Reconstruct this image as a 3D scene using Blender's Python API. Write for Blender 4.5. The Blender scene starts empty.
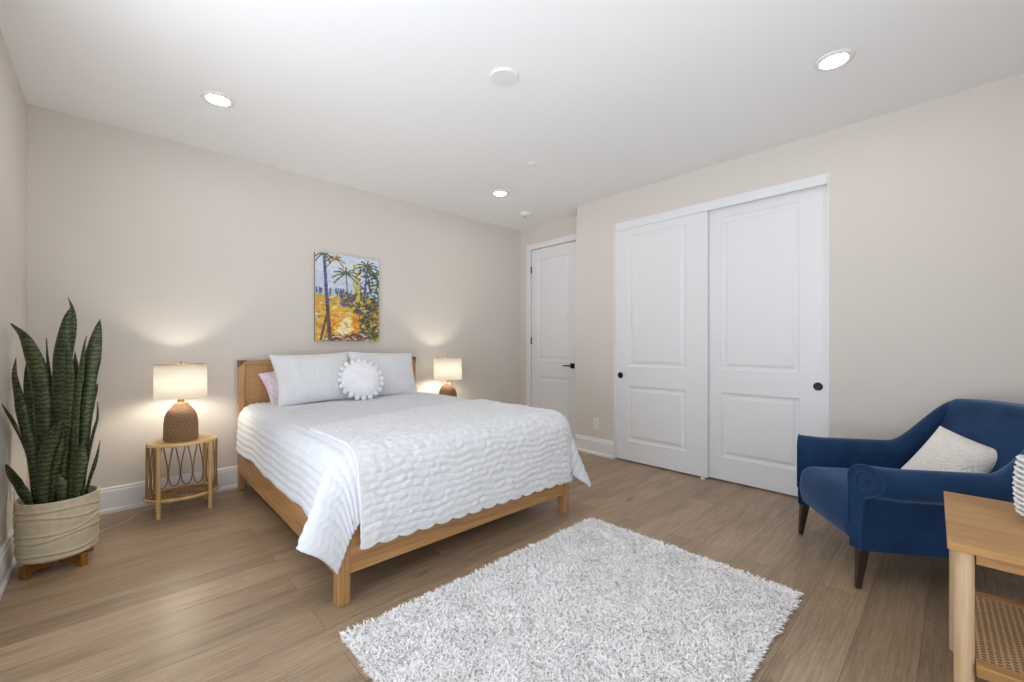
import bpy, bmesh, math, random
import numpy as np
from mathutils import Vector, Matrix, Euler, noise

random.seed(7)
rng = np.random.default_rng(7)
S = bpy.context.scene
COL = S.collection
PI = math.pi

# ------------------------------------------------------------------ camera
CAM_H = 1.183
cam = bpy.data.cameras.new('camera')
cam.sensor_width = 36.0
cam.lens = 423.0 / 1024.0 * 36.0
cam.shift_y = 4.0 / 1024.0
cam.clip_start = 0.05
cam_o = bpy.data.objects.new('camera', cam)
cam_o.location = (0, 0, CAM_H)
cam_o.rotation_euler = (PI / 2, 0, -math.atan2(0.6866, 0.7274))
COL.objects.link(cam_o)
S.camera = cam_o

# ------------------------------------------------------------------ view, world, daylight
S.view_settings.view_transform = 'Standard'
S.view_settings.look = 'None'
S.view_settings.exposure = 0.0
S.view_settings.gamma = 1.0
S.view_settings.use_curve_mapping = False
S.cycles.use_denoising = True
S.cycles.max_bounces = 12
S.cycles.diffuse_bounces = 10
S.cycles.sample_clamp_indirect = 6.0

world = bpy.data.worlds.new('daylight')
S.world = world
world.use_nodes = True
wn = world.node_tree.nodes
wl = world.node_tree.links
wn.clear()
w_out = wn.new('ShaderNodeOutputWorld')
w_bg = wn.new('ShaderNodeBackground')
w_tc = wn.new('ShaderNodeTexCoord')
w_sep = wn.new('ShaderNodeSeparateXYZ')
w_ramp = wn.new('ShaderNodeValToRGB')
w_map = wn.new('ShaderNodeMapRange')
w_map.inputs['From Min'].default_value = -1
w_map.inputs['From Max'].default_value = 1
SKY, GROUND, DAY = (0.42, 0.46, 0.52), (0.95, 1.0, 1.08), 5.6  # glowing lower half, brighter than the sky, added to light the ceiling
w_ramp.color_ramp.elements[0].position = 0.47
w_ramp.color_ramp.elements[0].color = (*[c * 1.0 for c in GROUND], 1)
w_ramp.color_ramp.elements[1].position = 0.53
w_ramp.color_ramp.elements[1].color = (*SKY, 1)
w_bg.inputs['Strength'].default_value = DAY
wl.new(w_tc.outputs['Generated'], w_sep.inputs[0])
wl.new(w_sep.outputs['Z'], w_map.inputs['Value'])
wl.new(w_map.outputs[0], w_ramp.inputs[0])
wl.new(w_ramp.outputs[0], w_bg.inputs['Color'])
wl.new(w_bg.outputs[0], w_out.inputs[0])

# room: x from the left wall to the right wall, y from the window wall to the bed wall
XL, XR, XD = -0.403, 3.79, 4.05
YB, YW, YC = 4.125, -0.95, 2.955
H = 2.74
WIN = (0.20, 1.60, 0.30, 2.40)            # window in the wall behind the camera
WIL = (-0.10, 2.45, 0.06, 2.40)           # unseen glass door added in the left wall, standing in for bounced flash
CLO = (0.655, 2.47, 2.442)                # closet opening
for nm, wn_, loc, rot in (('daylight_portal_front', WIN, ((WIN[0] + WIN[1]) / 2, YW - 0.06, (WIN[2] + WIN[3]) / 2), (PI / 2, 0, 0)),
                          ('daylight_portal_left', WIL, (XL - 0.06, (WIL[0] + WIL[1]) / 2, (WIL[2] + WIL[3]) / 2), (PI / 2, 0, -PI / 2))):
    pl = bpy.data.lights.new(nm, 'AREA')
    pl.shape = 'RECTANGLE'
    pl.size = wn_[1] - wn_[0]
    pl.size_y = wn_[3] - wn_[2]
    pl.cycles.is_portal = True
    plo = bpy.data.objects.new(nm, pl)
    plo.location = loc
    plo.rotation_euler = rot
    COL.objects.link(plo)


# ------------------------------------------------------------------ materials
def lin(c):
    return tuple(((v / 255.0) / 12.92 if v / 255.0 <= 0.04045 else ((v / 255.0 + 0.055) / 1.055) ** 2.4) for v in c)


class NT:
    def __init__(self, name):
        self.m = bpy.data.materials.new(name)
        self.m.use_nodes = True
        self.n = self.m.node_tree.nodes
        self.l = self.m.node_tree.links
        self.b = self.n['Principled BSDF']

    def new(self, t, **kw):
        n = self.n.new(t)
        for k, v in kw.items():
            if hasattr(n, k):
                setattr(n, k, v)
            else:
                n.inputs[k.replace('_', ' ')].default_value = v
        return n

    def coords(self, scale=(1, 1, 1), rot=(0, 0, 0), kind='Object'):
        tc = self.n.new('ShaderNodeTexCoord')
        mp = self.n.new('ShaderNodeMapping')
        mp.inputs['Scale'].default_value = scale
        mp.inputs['Rotation'].default_value = rot
        self.l.new(tc.outputs[kind], mp.inputs[0])
        return mp.outputs[0]

    def noise(self, vec, scale=5, detail=3, rough=0.5, dist=0.0):
        n = self.n.new('ShaderNodeTexNoise')
        n.inputs['Scale'].default_value = scale
        n.inputs['Detail'].default_value = detail
        n.inputs['Roughness'].default_value = rough
        n.inputs['Distortion'].default_value = dist
        self.l.new(vec, n.inputs['Vector'])
        return n.outputs['Fac']

    def ramp(self, fac, stops):
        r = self.n.new('ShaderNodeValToRGB')
        e = r.color_ramp.elements
        while len(e) < len(stops):
            e.new(0.5)
        for i, (p, c) in enumerate(stops):
            e[i].position = p
            e[i].color = (*c, 1) if len(c) == 3 else c
        self.l.new(fac, r.inputs[0])
        return r.outputs[0]

    def mix(self, fac, a, b, mode='MIX'):
        m = self.n.new('ShaderNodeMix')
        m.data_type = 'RGBA'
        m.blend_type = mode
        for sock, v in ((m.inputs[0], fac), (m.inputs[6], a), (m.inputs[7], b)):
            if hasattr(v, 'is_output'):
                self.l.new(v, sock)
            elif isinstance(v, (int, float)):
                sock.default_value = v
            else:
                sock.default_value = (*v, 1)
        return m.outputs[2]

    def bump(self, height, strength=0.3, dist=0.01):
        b = self.n.new('ShaderNodeBump')
        b.inputs['Strength'].default_value = strength
        b.inputs['Distance'].default_value = dist
        self.l.new(height, b.inputs['Height'])
        self.l.new(b.outputs[0], self.b.inputs['Normal'])

    def set(self, **kw):
        for k, v in kw.items():
            s = self.b.inputs[k.replace('_', ' ')]
            if hasattr(v, 'is_output'):
                self.l.new(v, s)
            elif isinstance(v, tuple):
                s.default_value = (*v, 1) if len(v) == 3 else v
            else:
                s.default_value = v
        return self


def plain(name, rgb, rough=0.5, spec=0.5, bump=0.0, bscale=200, metal=0.0, var=0.0):
    t = NT(name)
    c = lin(rgb)
    t.set(Base_Color=c, Roughness=rough, Specular_IOR_Level=spec, Metallic=metal)
    if bump or var:
        nz = t.noise(t.coords(), bscale, 4)
        if bump:
            t.bump(nz, bump, 0.004)
        if var:
            t.set(Base_Color=t.ramp(nz, [(0.3, tuple(v * (1 - var) for v in c)), (0.7, tuple(min(1, v * (1 + var)) for v in c))]))
    return t.m


def wood(name, dark, mid, light, axis=0, rough=0.45, fine=1.0, rings=0.35):
    t = NT(name)
    sc = [9 * fine, 9 * fine, 9 * fine]
    sc[axis] = 0.9 * fine
    v = t.coords(tuple(sc))
    n1 = t.noise(v, 1.6, 5, 0.55, 0.6)
    sc2 = [90 * fine, 90 * fine, 90 * fine]
    sc2[axis] = 3.0 * fine
    n2 = t.noise(t.coords(tuple(sc2)), 1.5, 3, 0.6)
    base = t.ramp(n1, [(0.25, lin(dark)), (0.5, lin(mid)), (0.8, lin(light))])
    pores = t.ramp(n2, [(0.36, tuple(c * 0.62 for c in lin(mid))), (0.56, (1, 1, 1))])
    c = t.mix(rings, base, pores, 'MULTIPLY')
    t.set(Base_Color=c, Roughness=rough)
    t.bump(n2, 0.12, 0.002)
    return t.m


M = {}
M['wall'] = plain('wall_paint', (213, 207, 199), 0.75, 0.25, 0.04, 260)
M['ceiling'] = plain('ceiling_paint', (240, 240, 240), 0.85, 0.2, 0.03, 240)
M['white'] = plain('white_semigloss', (226, 227, 228), 0.38, 0.4)
M['plastic'] = plain('white_plastic', (232, 231, 227), 0.35)
M['black'] = plain('black_metal', (28, 29, 33), 0.4, 0.5, metal=0.5)
M['dark'] = plain('dark_slot', (30, 28, 26), 0.6)
M['oak'] = wood('oak_along_x', (158, 116, 70), (182, 138, 88), (200, 158, 106), 0, 0.45)
M['oak_y'] = wood('oak_along_y', (158, 116, 70), (182, 138, 88), (200, 158, 106), 1, 0.45)
M['oak_z'] = wood('oak_along_z', (158, 116, 70), (182, 138, 88), (200, 158, 106), 2, 0.45)
M['ash'] = wood('pale_oak_along_y', (156, 114, 68), (178, 134, 82), (196, 152, 98), 1, 0.45, 1.3, 0.2)
M['ash_z'] = wood('pale_oak_along_z', (182, 152, 116), (202, 172, 134), (214, 186, 150), 2, 0.5, 1.3, 0.2)
M['rattan'] = wood('rattan_pole', (176, 140, 90), (206, 170, 116), (222, 190, 138), 2, 0.45, 1.0, 0.2)
M['rattan_dark'] = wood('rattan_cane', (128, 96, 60), (156, 120, 78), (178, 142, 96), 2, 0.5, 1.0, 0.3)
M['rattan_top'] = wood('rattan_top', (202, 164, 104), (222, 186, 126), (232, 200, 144), 0, 0.4, 1.0, 0.15)
M['stand'] = wood('amber_wood', (118, 74, 24), (146, 94, 34), (166, 112, 46), 0, 0.4, 1.0, 0.3)
M['leg_dark'] = wood('dark_walnut', (38, 28, 24), (54, 40, 34), (70, 54, 46), 2, 0.4)
M['cap'] = plain('brown_leather', (112, 78, 48), 0.5, bump=0.1)
M['soil'] = plain('potting_soil', (52, 42, 34), 0.95, 0.1, 0.8, 60, var=0.4)
M['cord'] = plain('cream_cord', (214, 204, 184), 0.5)
M['brass'] = plain('brass', (196, 160, 92), 0.3, metal=1.0)
M['pompom'] = plain('pompom_yarn', (238, 238, 240), 0.95, 0.1, 0.8, 160)


def fabric(name, rgb, weave=900, bump=0.25, rough=0.9, sheen=0.15, var=0.05, lump=0.0):
    t = NT(name)
    c = lin(rgb)
    v = t.coords()
    n = t.noise(v, weave, 2)
    n2 = t.noise(v, 14, 3)
    t.set(Base_Color=t.ramp(n2, [(0.3, tuple(x * (1 - var) for x in c)), (0.7, tuple(min(1, x * (1 + var)) for x in c))]),
          Roughness=rough, Specular_IOR_Level=0.15, Sheen_Weight=sheen)
    h = n
    if lump:
        m = t.n.new('ShaderNodeMath')
        m.operation = 'MULTIPLY_ADD'
        t.l.new(n2, m.inputs[0])
        m.inputs[1].default_value = lump
        t.l.new(n, m.inputs[2])
        h = m.outputs[0]
    t.bump(h, bump, 0.003)
    return t.m


M['quilt'] = fabric('white_quilt_cotton', (214, 216, 221), 420, 0.3, var=0.03)
M['sham'] = fabric('white_sham_cotton', (220, 221, 224), 420, 0.25, var=0.03)
M['blanket'] = fabric('white_plush', (220, 221, 223), 260, 0.45, sheen=0.3, var=0.03)
M['shag'] = fabric('white_shag_yarn', (243, 241, 240), 300, 0.2, sheen=0.1, var=0.06)
M['rugback'] = fabric('rug_backing', (205, 198, 186), 300, 0.3)
M['sherpa'] = fabric('cream_sherpa', (226, 221, 212), 95, 1.0, sheen=0.2, var=0.04)
M['linen'] = fabric('cream_linen', (220, 217, 213), 500, 0.4, var=0.04)
M['basket'] = fabric('white_yarn', (232, 230, 227), 320, 0.5)


def velvet():
    t = NT('navy_velvet')
    v = t.coords()
    n = t.noise(v, 5, 5, 0.6, 0.8)
    n2 = t.noise(v, 700, 2)
    t.set(Base_Color=t.ramp(n, [(0.3, lin((14, 40, 71))), (0.7, lin((29, 61, 100)))]), Roughness=0.75, Specular_IOR_Level=0.2,
          Sheen_Weight=0.7, Sheen_Roughness=0.4, Sheen_Tint=lin((140, 172, 214)))
    t.bump(n2, 0.15, 0.002)
    return t.m


M['velvet'] = velvet()


def pink():
    t = NT('pink_print_cotton')
    v = t.coords()
    n = t.noise(v, 22, 3, 0.6, 1.0)
    t.set(Base_Color=t.ramp(n, [(0.38, lin((226, 200, 208))), (0.48, lin((238, 226, 230))), (0.56, lin((204, 184, 208))), (0.66, lin((240, 232, 232)))]),
          Roughness=0.9, Specular_IOR_Level=0.15)
    return t.m


M['pink'] = pink()


def floor_mat():
    t = NT('oak_plank_floor')
    v = t.coords()
    br = t.n.new('ShaderNodeTexBrick')
    br.offset = 0.37
    br.offset_frequency = 2
    br.squash = 1.0
    br.inputs['Scale'].default_value = 1.0
    br.inputs['Brick Width'].default_value = 1.9
    br.inputs['Row Height'].default_value = 0.19
    br.inputs['Mortar Size'].default_value = 0.0011
    br.inputs['Mortar Smooth'].default_value = 0.3
    br.inputs['Color1'].default_value = (0, 0, 0, 1)
    br.inputs['Color2'].default_value = (1, 1, 1, 1)
    br.inputs['Mortar'].default_value = (0.5, 0.5, 0.5, 1)
    mp = t.n.new('ShaderNodeMapping')
    mp.inputs['Location'].default_value = (0.55, 0.085, 0)
    t.l.new(v, mp.inputs[0])
    t.l.new(mp.outputs[0], br.inputs['Vector'])
    # every plank gets its own slice of the grain
    off = t.n.new('ShaderNodeVectorMath')
    off.operation = 'MULTIPLY_ADD'
    t.l.new(br.outputs['Color'], off.inputs[0])
    off.inputs[1].default_value = (7.0, 3.0, 11.0)
    t.l.new(v, off.inputs[2])

    def stretched(sx, sy):
        m2 = t.n.new('ShaderNodeMapping')
        m2.inputs['Scale'].default_value = (sx, sy, 1)
        t.l.new(off.outputs[0], m2.inputs[0])
        return m2.outputs[0]
    broad = t.noise(stretched(0.9, 7), 1.0, 4, 0.55, 0.7)
    fine = t.noise(stretched(5, 120), 1.0, 3, 0.6)
    # cathedral figure: contour lines of a smooth stretched noise
    cath = t.noise(stretched(0.8, 5.0), 1.0, 1, 0.4, 0.3)
    wv = t.n.new('ShaderNodeMath')
    wv.operation = 'MULTIPLY'
    t.l.new(cath, wv.inputs[0])
    wv.inputs[1].default_value = 60.0
    fr = t.n.new('ShaderNodeMath')
    fr.operation = 'FRACT'
    t.l.new(wv.outputs[0], fr.inputs[0])
    tone = t.ramp(br.outputs['Color'], [(0.0, lin((152, 130, 105))), (0.5, lin((160, 137, 112))), (1.0, lin((169, 145, 119)))])
    g1 = t.ramp(broad, [(0.25, (0.66, 0.64, 0.62)), (0.5, (1, 1, 1)), (0.78, (1.12, 1.12, 1.12))])
    c = t.mix(1.0, tone, g1, 'MULTIPLY')
    g2 = t.ramp(fine, [(0.35, (0.72, 0.70, 0.68)), (0.62, (1.1, 1.1, 1.1))])
    c = t.mix(0.8, c, g2, 'MULTIPLY')
    ring = t.ramp(fr.outputs[0], [(0.0, (1.18, 1.17, 1.15)), (0.16, (1, 1, 1)), (0.85, (0.97, 0.97, 0.97)), (1.0, (1.12, 1.12, 1.1))])
    c = t.mix(0.8, c, ring, 'MULTIPLY')
    kn = t.noise(stretched(4.0, 9.0), 1.0, 0, 0.4)
    knot = t.ramp(kn, [(0.80, (1, 1, 1)), (0.86, (0.5, 0.46, 0.42))])
    c = t.mix(0.8, c, knot, 'MULTIPLY')
    c = t.mix(br.outputs['Fac'], c, lin((98, 80, 66)))
    t.set(Base_Color=c, Roughness=0.36, Specular_IOR_Level=0.4)
    t.bump(fine, 0.06, 0.002)
    return t.m


M['floor'] = floor_mat()


def cane(name, c1, c2, scale, axes='xz'):
    t = NT(name)
    v = t.coords()
    sep = t.n.new('ShaderNodeSeparateXYZ')
    t.l.new(v, sep.inputs[0])

    def sine(sock):
        m = t.n.new('ShaderNodeMath')
        m.operation = 'MULTIPLY'
        t.l.new(sock, m.inputs[0])
        m.inputs[1].default_value = scale
        s = t.n.new('ShaderNodeMath')
        s.operation = 'SINE'
        t.l.new(m.outputs[0], s.inputs[0])
        return s.outputs[0]
    a = sine(sep.outputs[axes[0].upper()])
    b = sine(sep.outputs[axes[1].upper()])
    p = t.n.new('ShaderNodeMath')
    p.operation = 'MAXIMUM'
    t.l.new(a, p.inputs[0])
    t.l.new(b, p.inputs[1])
    n = t.noise(v, 30, 3)
    weave = t.ramp(p.outputs[0], [(0.0, lin(c1)), (0.62, lin(c2))])
    t.set(Base_Color=t.mix(0.35, weave, t.ramp(n, [(0.3, (0.6, 0.6, 0.6)), (0.7, (1, 1, 1))]), 'MULTIPLY'), Roughness=0.55)
    t.bump(p.outputs[0], 0.5, 0.003)
    return t.m


M['cane'] = cane('cane_webbing', (150, 112, 68), (206, 164, 112), 420)
M['cane_flat'] = cane('cane_webbing_shelf', (120, 92, 62), (202, 164, 120), 400, 'xy')


def woven():
    t = NT('woven_seagrass')
    v = t.coords()
    # crossing diagonal strands wound round the base: angle and height as the two directions
    sep = t.n.new('ShaderNodeSeparateXYZ')
    t.l.new(v, sep.inputs[0])

    def m(op, a, b=None, c=None):
        q = t.n.new('ShaderNodeMath')
        q.operation = op
        for k, x in enumerate((a, b, c)):
            if x is None:
                continue
            if hasattr(x, 'is_output'):
                t.l.new(x, q.inputs[k])
            else:
                q.inputs[k].default_value = x
        return q.outputs[0]
    ang = m('ARCTAN2', sep.outputs['Y'], sep.outputs['X'])
    zz = m('MULTIPLY', sep.outputs['Z'], 330.0)
    a1 = m('SINE', m('MULTIPLY_ADD', ang, 24.0, zz))
    a2 = m('SINE', m('MULTIPLY_ADD', ang, -24.0, zz))
    w = m('MAXIMUM', a1, a2)
    n = t.noise(v, 70, 3)
    c = t.ramp(w, [(0.0, lin((84, 58, 38))), (0.5, lin((140, 104, 72))), (1.0, lin((176, 138, 100)))])
    t.set(Base_Color=t.mix(0.5, c, t.ramp(n, [(0.3, (0.6, 0.58, 0.55)), (0.65, (1, 1, 1))]), 'MULTIPLY'), Roughness=0.7)
    t.bump(w, 0.6, 0.004)
    return t.m


M['woven'] = woven()


def shade_mat():
    t = NT('linen_lamp_shade')
    tr = t.n.new('ShaderNodeBsdfTranslucent')
    tr.inputs['Color'].default_value = (0.99, 0.98, 0.95, 1)
    ms = t.n.new('ShaderNodeMixShader')
    ms.inputs[0].default_value = 0.72
    t.set(Base_Color=lin((240, 234, 222)), Roughness=0.9)
    t.l.new(t.b.outputs[0], ms.inputs[1])
    t.l.new(tr.outputs[0], ms.inputs[2])
    t.l.new(ms.outputs[0], t.n['Material Output'].inputs[0])
    return t.m


M['shade'] = shade_mat()


def emit(name, rgb, strength):
    t = NT(name)
    e = t.n.new('ShaderNodeEmission')
    e.inputs[0].default_value = (*rgb, 1)
    e.inputs[1].default_value = strength
    t.l.new(e.outputs[0], t.n['Material Output'].inputs[0])
    return t.m


M['bulb'] = emit('warm_bulb', (1.0, 0.90, 0.74), 200.0)
M['led'] = emit('led_diffuser', (1.0, 0.95, 0.88), 70.0)


def glass():
    t = NT('clear_glass')
    tr = t.n.new('ShaderNodeBsdfTransparent')
    ms = t.n.new('ShaderNodeMixShader')
    ms.inputs[0].default_value = 0.93
    t.set(Base_Color=(0.9, 0.95, 0.95), Roughness=0.05)
    t.l.new(t.b.outputs[0], ms.inputs[1])
    t.l.new(tr.outputs[0], ms.inputs[2])
    t.l.new(ms.outputs[0], t.n['Material Output'].inputs[0])
    return t.m


M['glass'] = glass()


def leaf_mat():
    t = NT('snake_plant_leaf')
    v = t.coords()
    w = t.n.new('ShaderNodeTexWave')
    w.bands_direction = 'Z'
    w.inputs['Scale'].default_value = 13
    w.inputs['Distortion'].default_value = 6.0
    w.inputs['Detail'].default_value = 3
    w.inputs['Detail Scale'].default_value = 4
    t.l.new(v, w.inputs['Vector'])
    n = t.noise(v, 7, 3)
    c = t.ramp(w.outputs['Fac'], [(0.05, lin((44, 52, 28))), (0.55, lin((60, 70, 38))), (1.0, lin((94, 102, 60)))])
    t.set(Base_Color=t.mix(0.45, c, t.ramp(n, [(0.35, (0.5, 0.55, 0.5)), (0.65, (1, 1, 1))]), 'MULTIPLY'), Roughness=0.42, Specular_IOR_Level=0.4)
    return t.m


M['leaf'] = leaf_mat()


def pot_mat():
    t = NT('cream_ceramic')
    n = t.noise(t.coords(), 40, 3)
    t.set(Base_Color=t.ramp(n, [(0.3, lin((190, 178, 150))), (0.7, lin((203, 191, 164)))]), Roughness=0.55)
    t.bump(n, 0.05, 0.002)
    return t.m


M['pot'] = pot_mat()


def paint_mat():
    t = NT('oil_paint')
    a = t.n.new('ShaderNodeVertexColor')
    a.layer_name = 'paint'
    t.set(Base_Color=a.outputs[0], Roughness=0.5)
    t.bump(t.noise(t.coords(), 120, 3), 0.3, 0.002)
    return t.m


M['paint'] = paint_mat()


# ------------------------------------------------------------------ mesh helpers
class MB:
    """collects vertices and faces for one mesh"""

    def __init__(self):
        self.v, self.f = [], []

    def add(self, vs, fs):
        o = len(self.v)
        self.v += [tuple(map(float, p)) for p in vs]
        self.f += [tuple(int(i) + o for i in q) for q in fs]
        return self

    def box(self, x0, x1, y0, y1, z0, z1):
        vs = [(x, y, z) for z in (z0, z1) for y in (y0, y1) for x in (x0, x1)]
        return self.add(vs, [(0, 2, 3, 1), (4, 5, 7, 6), (0, 1, 5, 4), (2, 6, 7, 3), (0, 4, 6, 2), (1, 3, 7, 5)])

    def loft(self, rings, cap0=True, cap1=True, closed=True):
        n = len(rings[0])
        vs = [p for r in rings for p in r]
        fs = []
        for i in range(len(rings) - 1):
            for j in range(n if closed else n - 1):
                k = (j + 1) % n
                fs.append((i * n + j, i * n + k, (i + 1) * n + k, (i + 1) * n + j))
        if cap0:
            fs.append(tuple(range(n - 1, -1, -1)))
        if cap1:
            fs.append(tuple((len(rings) - 1) * n + j for j in range(n)))
        return self.add(vs, fs)

    def lathe(self, prof, n=40, cx=0, cy=0, cap0=True, cap1=True, sx=1, sy=1):
        return self.loft([[(cx + sx * r * math.cos(2 * PI * j / n), cy + sy * r * math.sin(2 * PI * j / n), z) for j in range(n)] for r, z in prof], cap0, cap1)

    def tube(self, pts, r, n=8, closed=False):
        P = [Vector(p) for p in pts]
        m = len(P)
        rad = r if isinstance(r, (list, tuple)) else [r] * m
        rings, ref = [], None
        for i in range(m):
            a = P[(i - 1) % m] if (closed or i > 0) else P[i]
            b = P[(i + 1) % m] if (closed or i < m - 1) else P[i]
            t = (b - a).normalized()
            if ref is None:
                ref = Vector((0, 0, 1)) if abs(t.z) < 0.9 else Vector((1, 0, 0))
            s = (ref - t * ref.dot(t)).normalized()
            ref = s
            u = t.cross(s)
            rings.append([tuple(P[i] + (s * math.cos(2 * PI * k / n) + u * math.sin(2 * PI * k / n)) * rad[i]) for k in range(n)])
        if closed:
            rings.append(rings[0])
            return self.loft(rings, False, False)
        return self.loft(rings)

    def prism(self, poly, axis, a0, a1):
        """poly in the two other axes, extruded along axis from a0 to a1"""
        def put(p, a):
            q = list(p)
            q.insert(axis, a)
            return tuple(q)
        return self.loft([[put(p, a0) for p in poly], [put(p, a1) for p in poly]])

    def grid(self, A, wrap=False):
        n, m = A.shape[:2]
        fs = [(i * m + j, (i + 1) * m + j, (i + 1) * m + j + 1, i * m + j + 1) for i in range(n - 1) for j in range(m - 1)]
        return self.add(A.reshape(-1, 3).tolist(), fs)

    def build(self, name, mat, parent=None, smooth=False, bevel=0.0, seg=2, solid=0.0, sub=0, loc=None, auto=None, recalc=True):
        me = bpy.data.meshes.new(name)
        me.from_pydata(self.v, [], self.f)
        if recalc:
            bm = bmesh.new()
            bm.from_mesh(me)
            bmesh.ops.recalc_face_normals(bm, faces=bm.faces)
            bm.to_mesh(me)
            bm.free()
        me.materials.append(mat)
        o = bpy.data.objects.new(name, me)
        COL.objects.link(o)
        if parent is not None:
            o.parent = parent
        if loc:
            o.location = loc
        if smooth or auto:
            me.polygons.foreach_set('use_smooth', [True] * len(me.polygons))
        if auto:
            me.set_sharp_from_angle(angle=math.radians(auto))
        if solid:
            s = o.modifiers.new('thickness', 'SOLIDIFY')
            s.thickness = abs(solid)
            s.offset = -1 if solid > 0 else 1
        if bevel:
            b = o.modifiers.new('bevel', 'BEVEL')
            b.width = bevel
            b.segments = seg
            b.limit_method = 'ANGLE'
            b.angle_limit = math.radians(40)
            b.harden_normals = False
        if sub:
            s = o.modifiers.new('subdivide', 'SUBSURF')
            s.levels = s.render_levels = sub
        return o


def tag(o, label=None, cat=None, group=None, kind=None):
    if label:
        o['label'] = label
    if cat:
        o['category'] = cat
    if group:
        o['group'] = group
    if kind:
        o['kind'] = kind
    return o


def thing(name, label, cat, loc=(0, 0, 0), rz=0.0, group=None):
    o = bpy.data.objects.new(name, None)
    o.empty_display_size = 0.1
    o.location = loc
    o.rotation_euler = (0, 0, rz)
    COL.objects.link(o)
    return tag(o, label, cat, group)


def copy_tree(o, parent=None):
    c = o.copy()
    COL.objects.link(c)
    if parent is not None:
        c.parent = parent
    for ch in [q for q in S.objects if q.parent == o]:
        copy_tree(ch, c)
    return c


def struct(o, label=None):
    o['kind'] = 'structure'
    if label:
        o['label'] = label
        o['category'] = o.name.split('_')[0]
    return o


def smooth(x):
    x = min(1, max(0, x))
    return x * x * (3 - 2 * x)


def catmull(pts, n):
    P = [Vector(p) for p in pts]
    P = [P[0] * 2 - P[1]] + P + [P[-1] * 2 - P[-2]]
    out = []
    m = len(P) - 3
    for i in range(n):
        t = i / (n - 1) * m
        k = min(int(t), m - 1)
        u = t - k
        a, b, c, d = P[k:k + 4]
        out.append(0.5 * ((2 * b) + (c - a) * u + (2 * a - 5 * b + 4 * c - d) * u * u + (3 * b - a - 3 * c + d) * u ** 3))
    return out


# ------------------------------------------------------------------ room shell
T = 0.12
struct(MB().box(XL - T, 4.7, YW - T, YB + T, -0.1, 0).build('floor', M['floor']), 'brown oak plank floor')
struct(MB().box(XL - T, 4.7, YW - T, YB + T, H, H + 0.1).build('ceiling', M['ceiling']), 'smooth white ceiling')
wlm = MB().box(XL - T, XL, YW - T, WIL[0], 0, H).box(XL - T, XL, WIL[1], YB + T, 0, H)
wlm.box(XL - T, XL, WIL[0], WIL[1], WIL[3], H).box(XL - T, XL, WIL[0], WIL[1], 0, WIL[2])
struct(wlm.build('wall_left', M['wall']), 'beige wall beside the snake plant')
struct(MB().box(XL, 4.6, YB, YB + T, 0, H).build('wall_back', M['wall']), 'beige wall behind the bed')
wr = MB()
wr.box(XR, XR + 0.12, YW, CLO[0], 0, H)
wr.box(XR, XR + 0.12, CLO[0], CLO[1], CLO[2], H)
wr.box(XR, XD, CLO[1], YC, 0, H)
wr.box(4.5, 4.6, YW, YC, 0, H)
wr.box(XD, 4.5, YC - 0.1, YC, 0, H)
struct(wr.build('wall_right', M['wall']), 'beige wall around the closet')
DY0, DY1, DZ = 3.165, 3.925, 2.445
rw = MB()
rw.box(XD + 0.07, 4.6, YC, YB, 0, H)
rw.box(XD, XD + 0.07, YC, DY0, 0, H)
rw.box(XD, XD + 0.07, DY1, YB, 0, H)
rw.box(XD, XD + 0.07, DY0, DY1, DZ, H)
struct(rw.build('wall_recess', M['wall']), 'beige wall around the far door')
ww = MB()
ww.box(XL, WIN[0], YW - T, YW, 0, H)
ww.box(WIN[1], XR + 0.12, YW - T, YW, 0, H)
ww.box(WIN[0], WIN[1], YW - T, YW, WIN[3], H)
ww.box(WIN[0], WIN[1], YW - T, YW, 0, WIN[2])
struct(ww.build('wall_front', M['wall']), 'beige wall with the sliding window behind the camera')


def window(name, label, wn_, loc, rz):
    win = struct(thing(name, label, 'window', loc, rz))
    hw, hh = (wn_[1] - wn_[0]) / 2, wn_[3] - wn_[2]
    fr = MB().box(-hw, hw, -0.05, 0.05, 0, 0.05).box(-hw, hw, -0.05, 0.05, hh - 0.05, hh)
    for x in (-hw, -0.035, hw - 0.05):
        fr.box(x, x + (0.07 if x == -0.035 else 0.05), -0.05, 0.05, 0.05, hh - 0.05)
    fr.build('window_frame', M['white'], win)
    for s in (-1, 1):
        MB().box(min(0.035 * s, s * (hw - 0.05)), max(0.035 * s, s * (hw - 0.05)), -0.004, 0.004, 0.05, hh - 0.05).build('window_pane', M['glass'], win)


window('window_1', 'white framed window behind the camera', WIN, ((WIN[0] + WIN[1]) / 2, YW - 0.06, WIN[2]), 0)
window('fill_window', 'white framed glass door added in the left wall as unseen fill light', WIL, (XL - 0.06, (WIL[0] + WIL[1]) / 2, WIL[2]), PI / 2)

BASE_PROF = [(0, 0), (0.024, 0), (0.024, 0.022), (0.016, 0.034), (0.016, 0.150), (0.012, 0.160), (0.012, 0.172), (0.006, 0.180), (0, 0.180)]


def baseboard(name, label, p0, p1, nrm):
    d = Vector((p1[0] - p0[0], p1[1] - p0[1], 0))
    rings = [[(p[0] + nrm[0] * o, p[1] + nrm[1] * o, z) for o, z in BASE_PROF] for p in (p0, p1)]
    return struct(MB().loft(rings).build(name, M['white']), label)


baseboard('baseboard_left', 'white baseboard along the left wall', (XL, WIL[1]), (XL, YB), (1, 0))
baseboard('baseboard_back', 'white baseboard along the bed wall', (XL, YB), (XD, YB), (0, -1))
baseboard('baseboard_right', 'white baseboard between far door and closet', (XR, YC), (XR, CLO[1]), (-1, 0))
baseboard('baseboard_corner', 'white baseboard on the short return wall', (XR - 0.016, YC), (XD, YC), (0, 1))
baseboard('baseboard_chair', 'white baseboard behind the armchair', (XR, CLO[0]), (XR, YW), (-1, 0))


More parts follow.
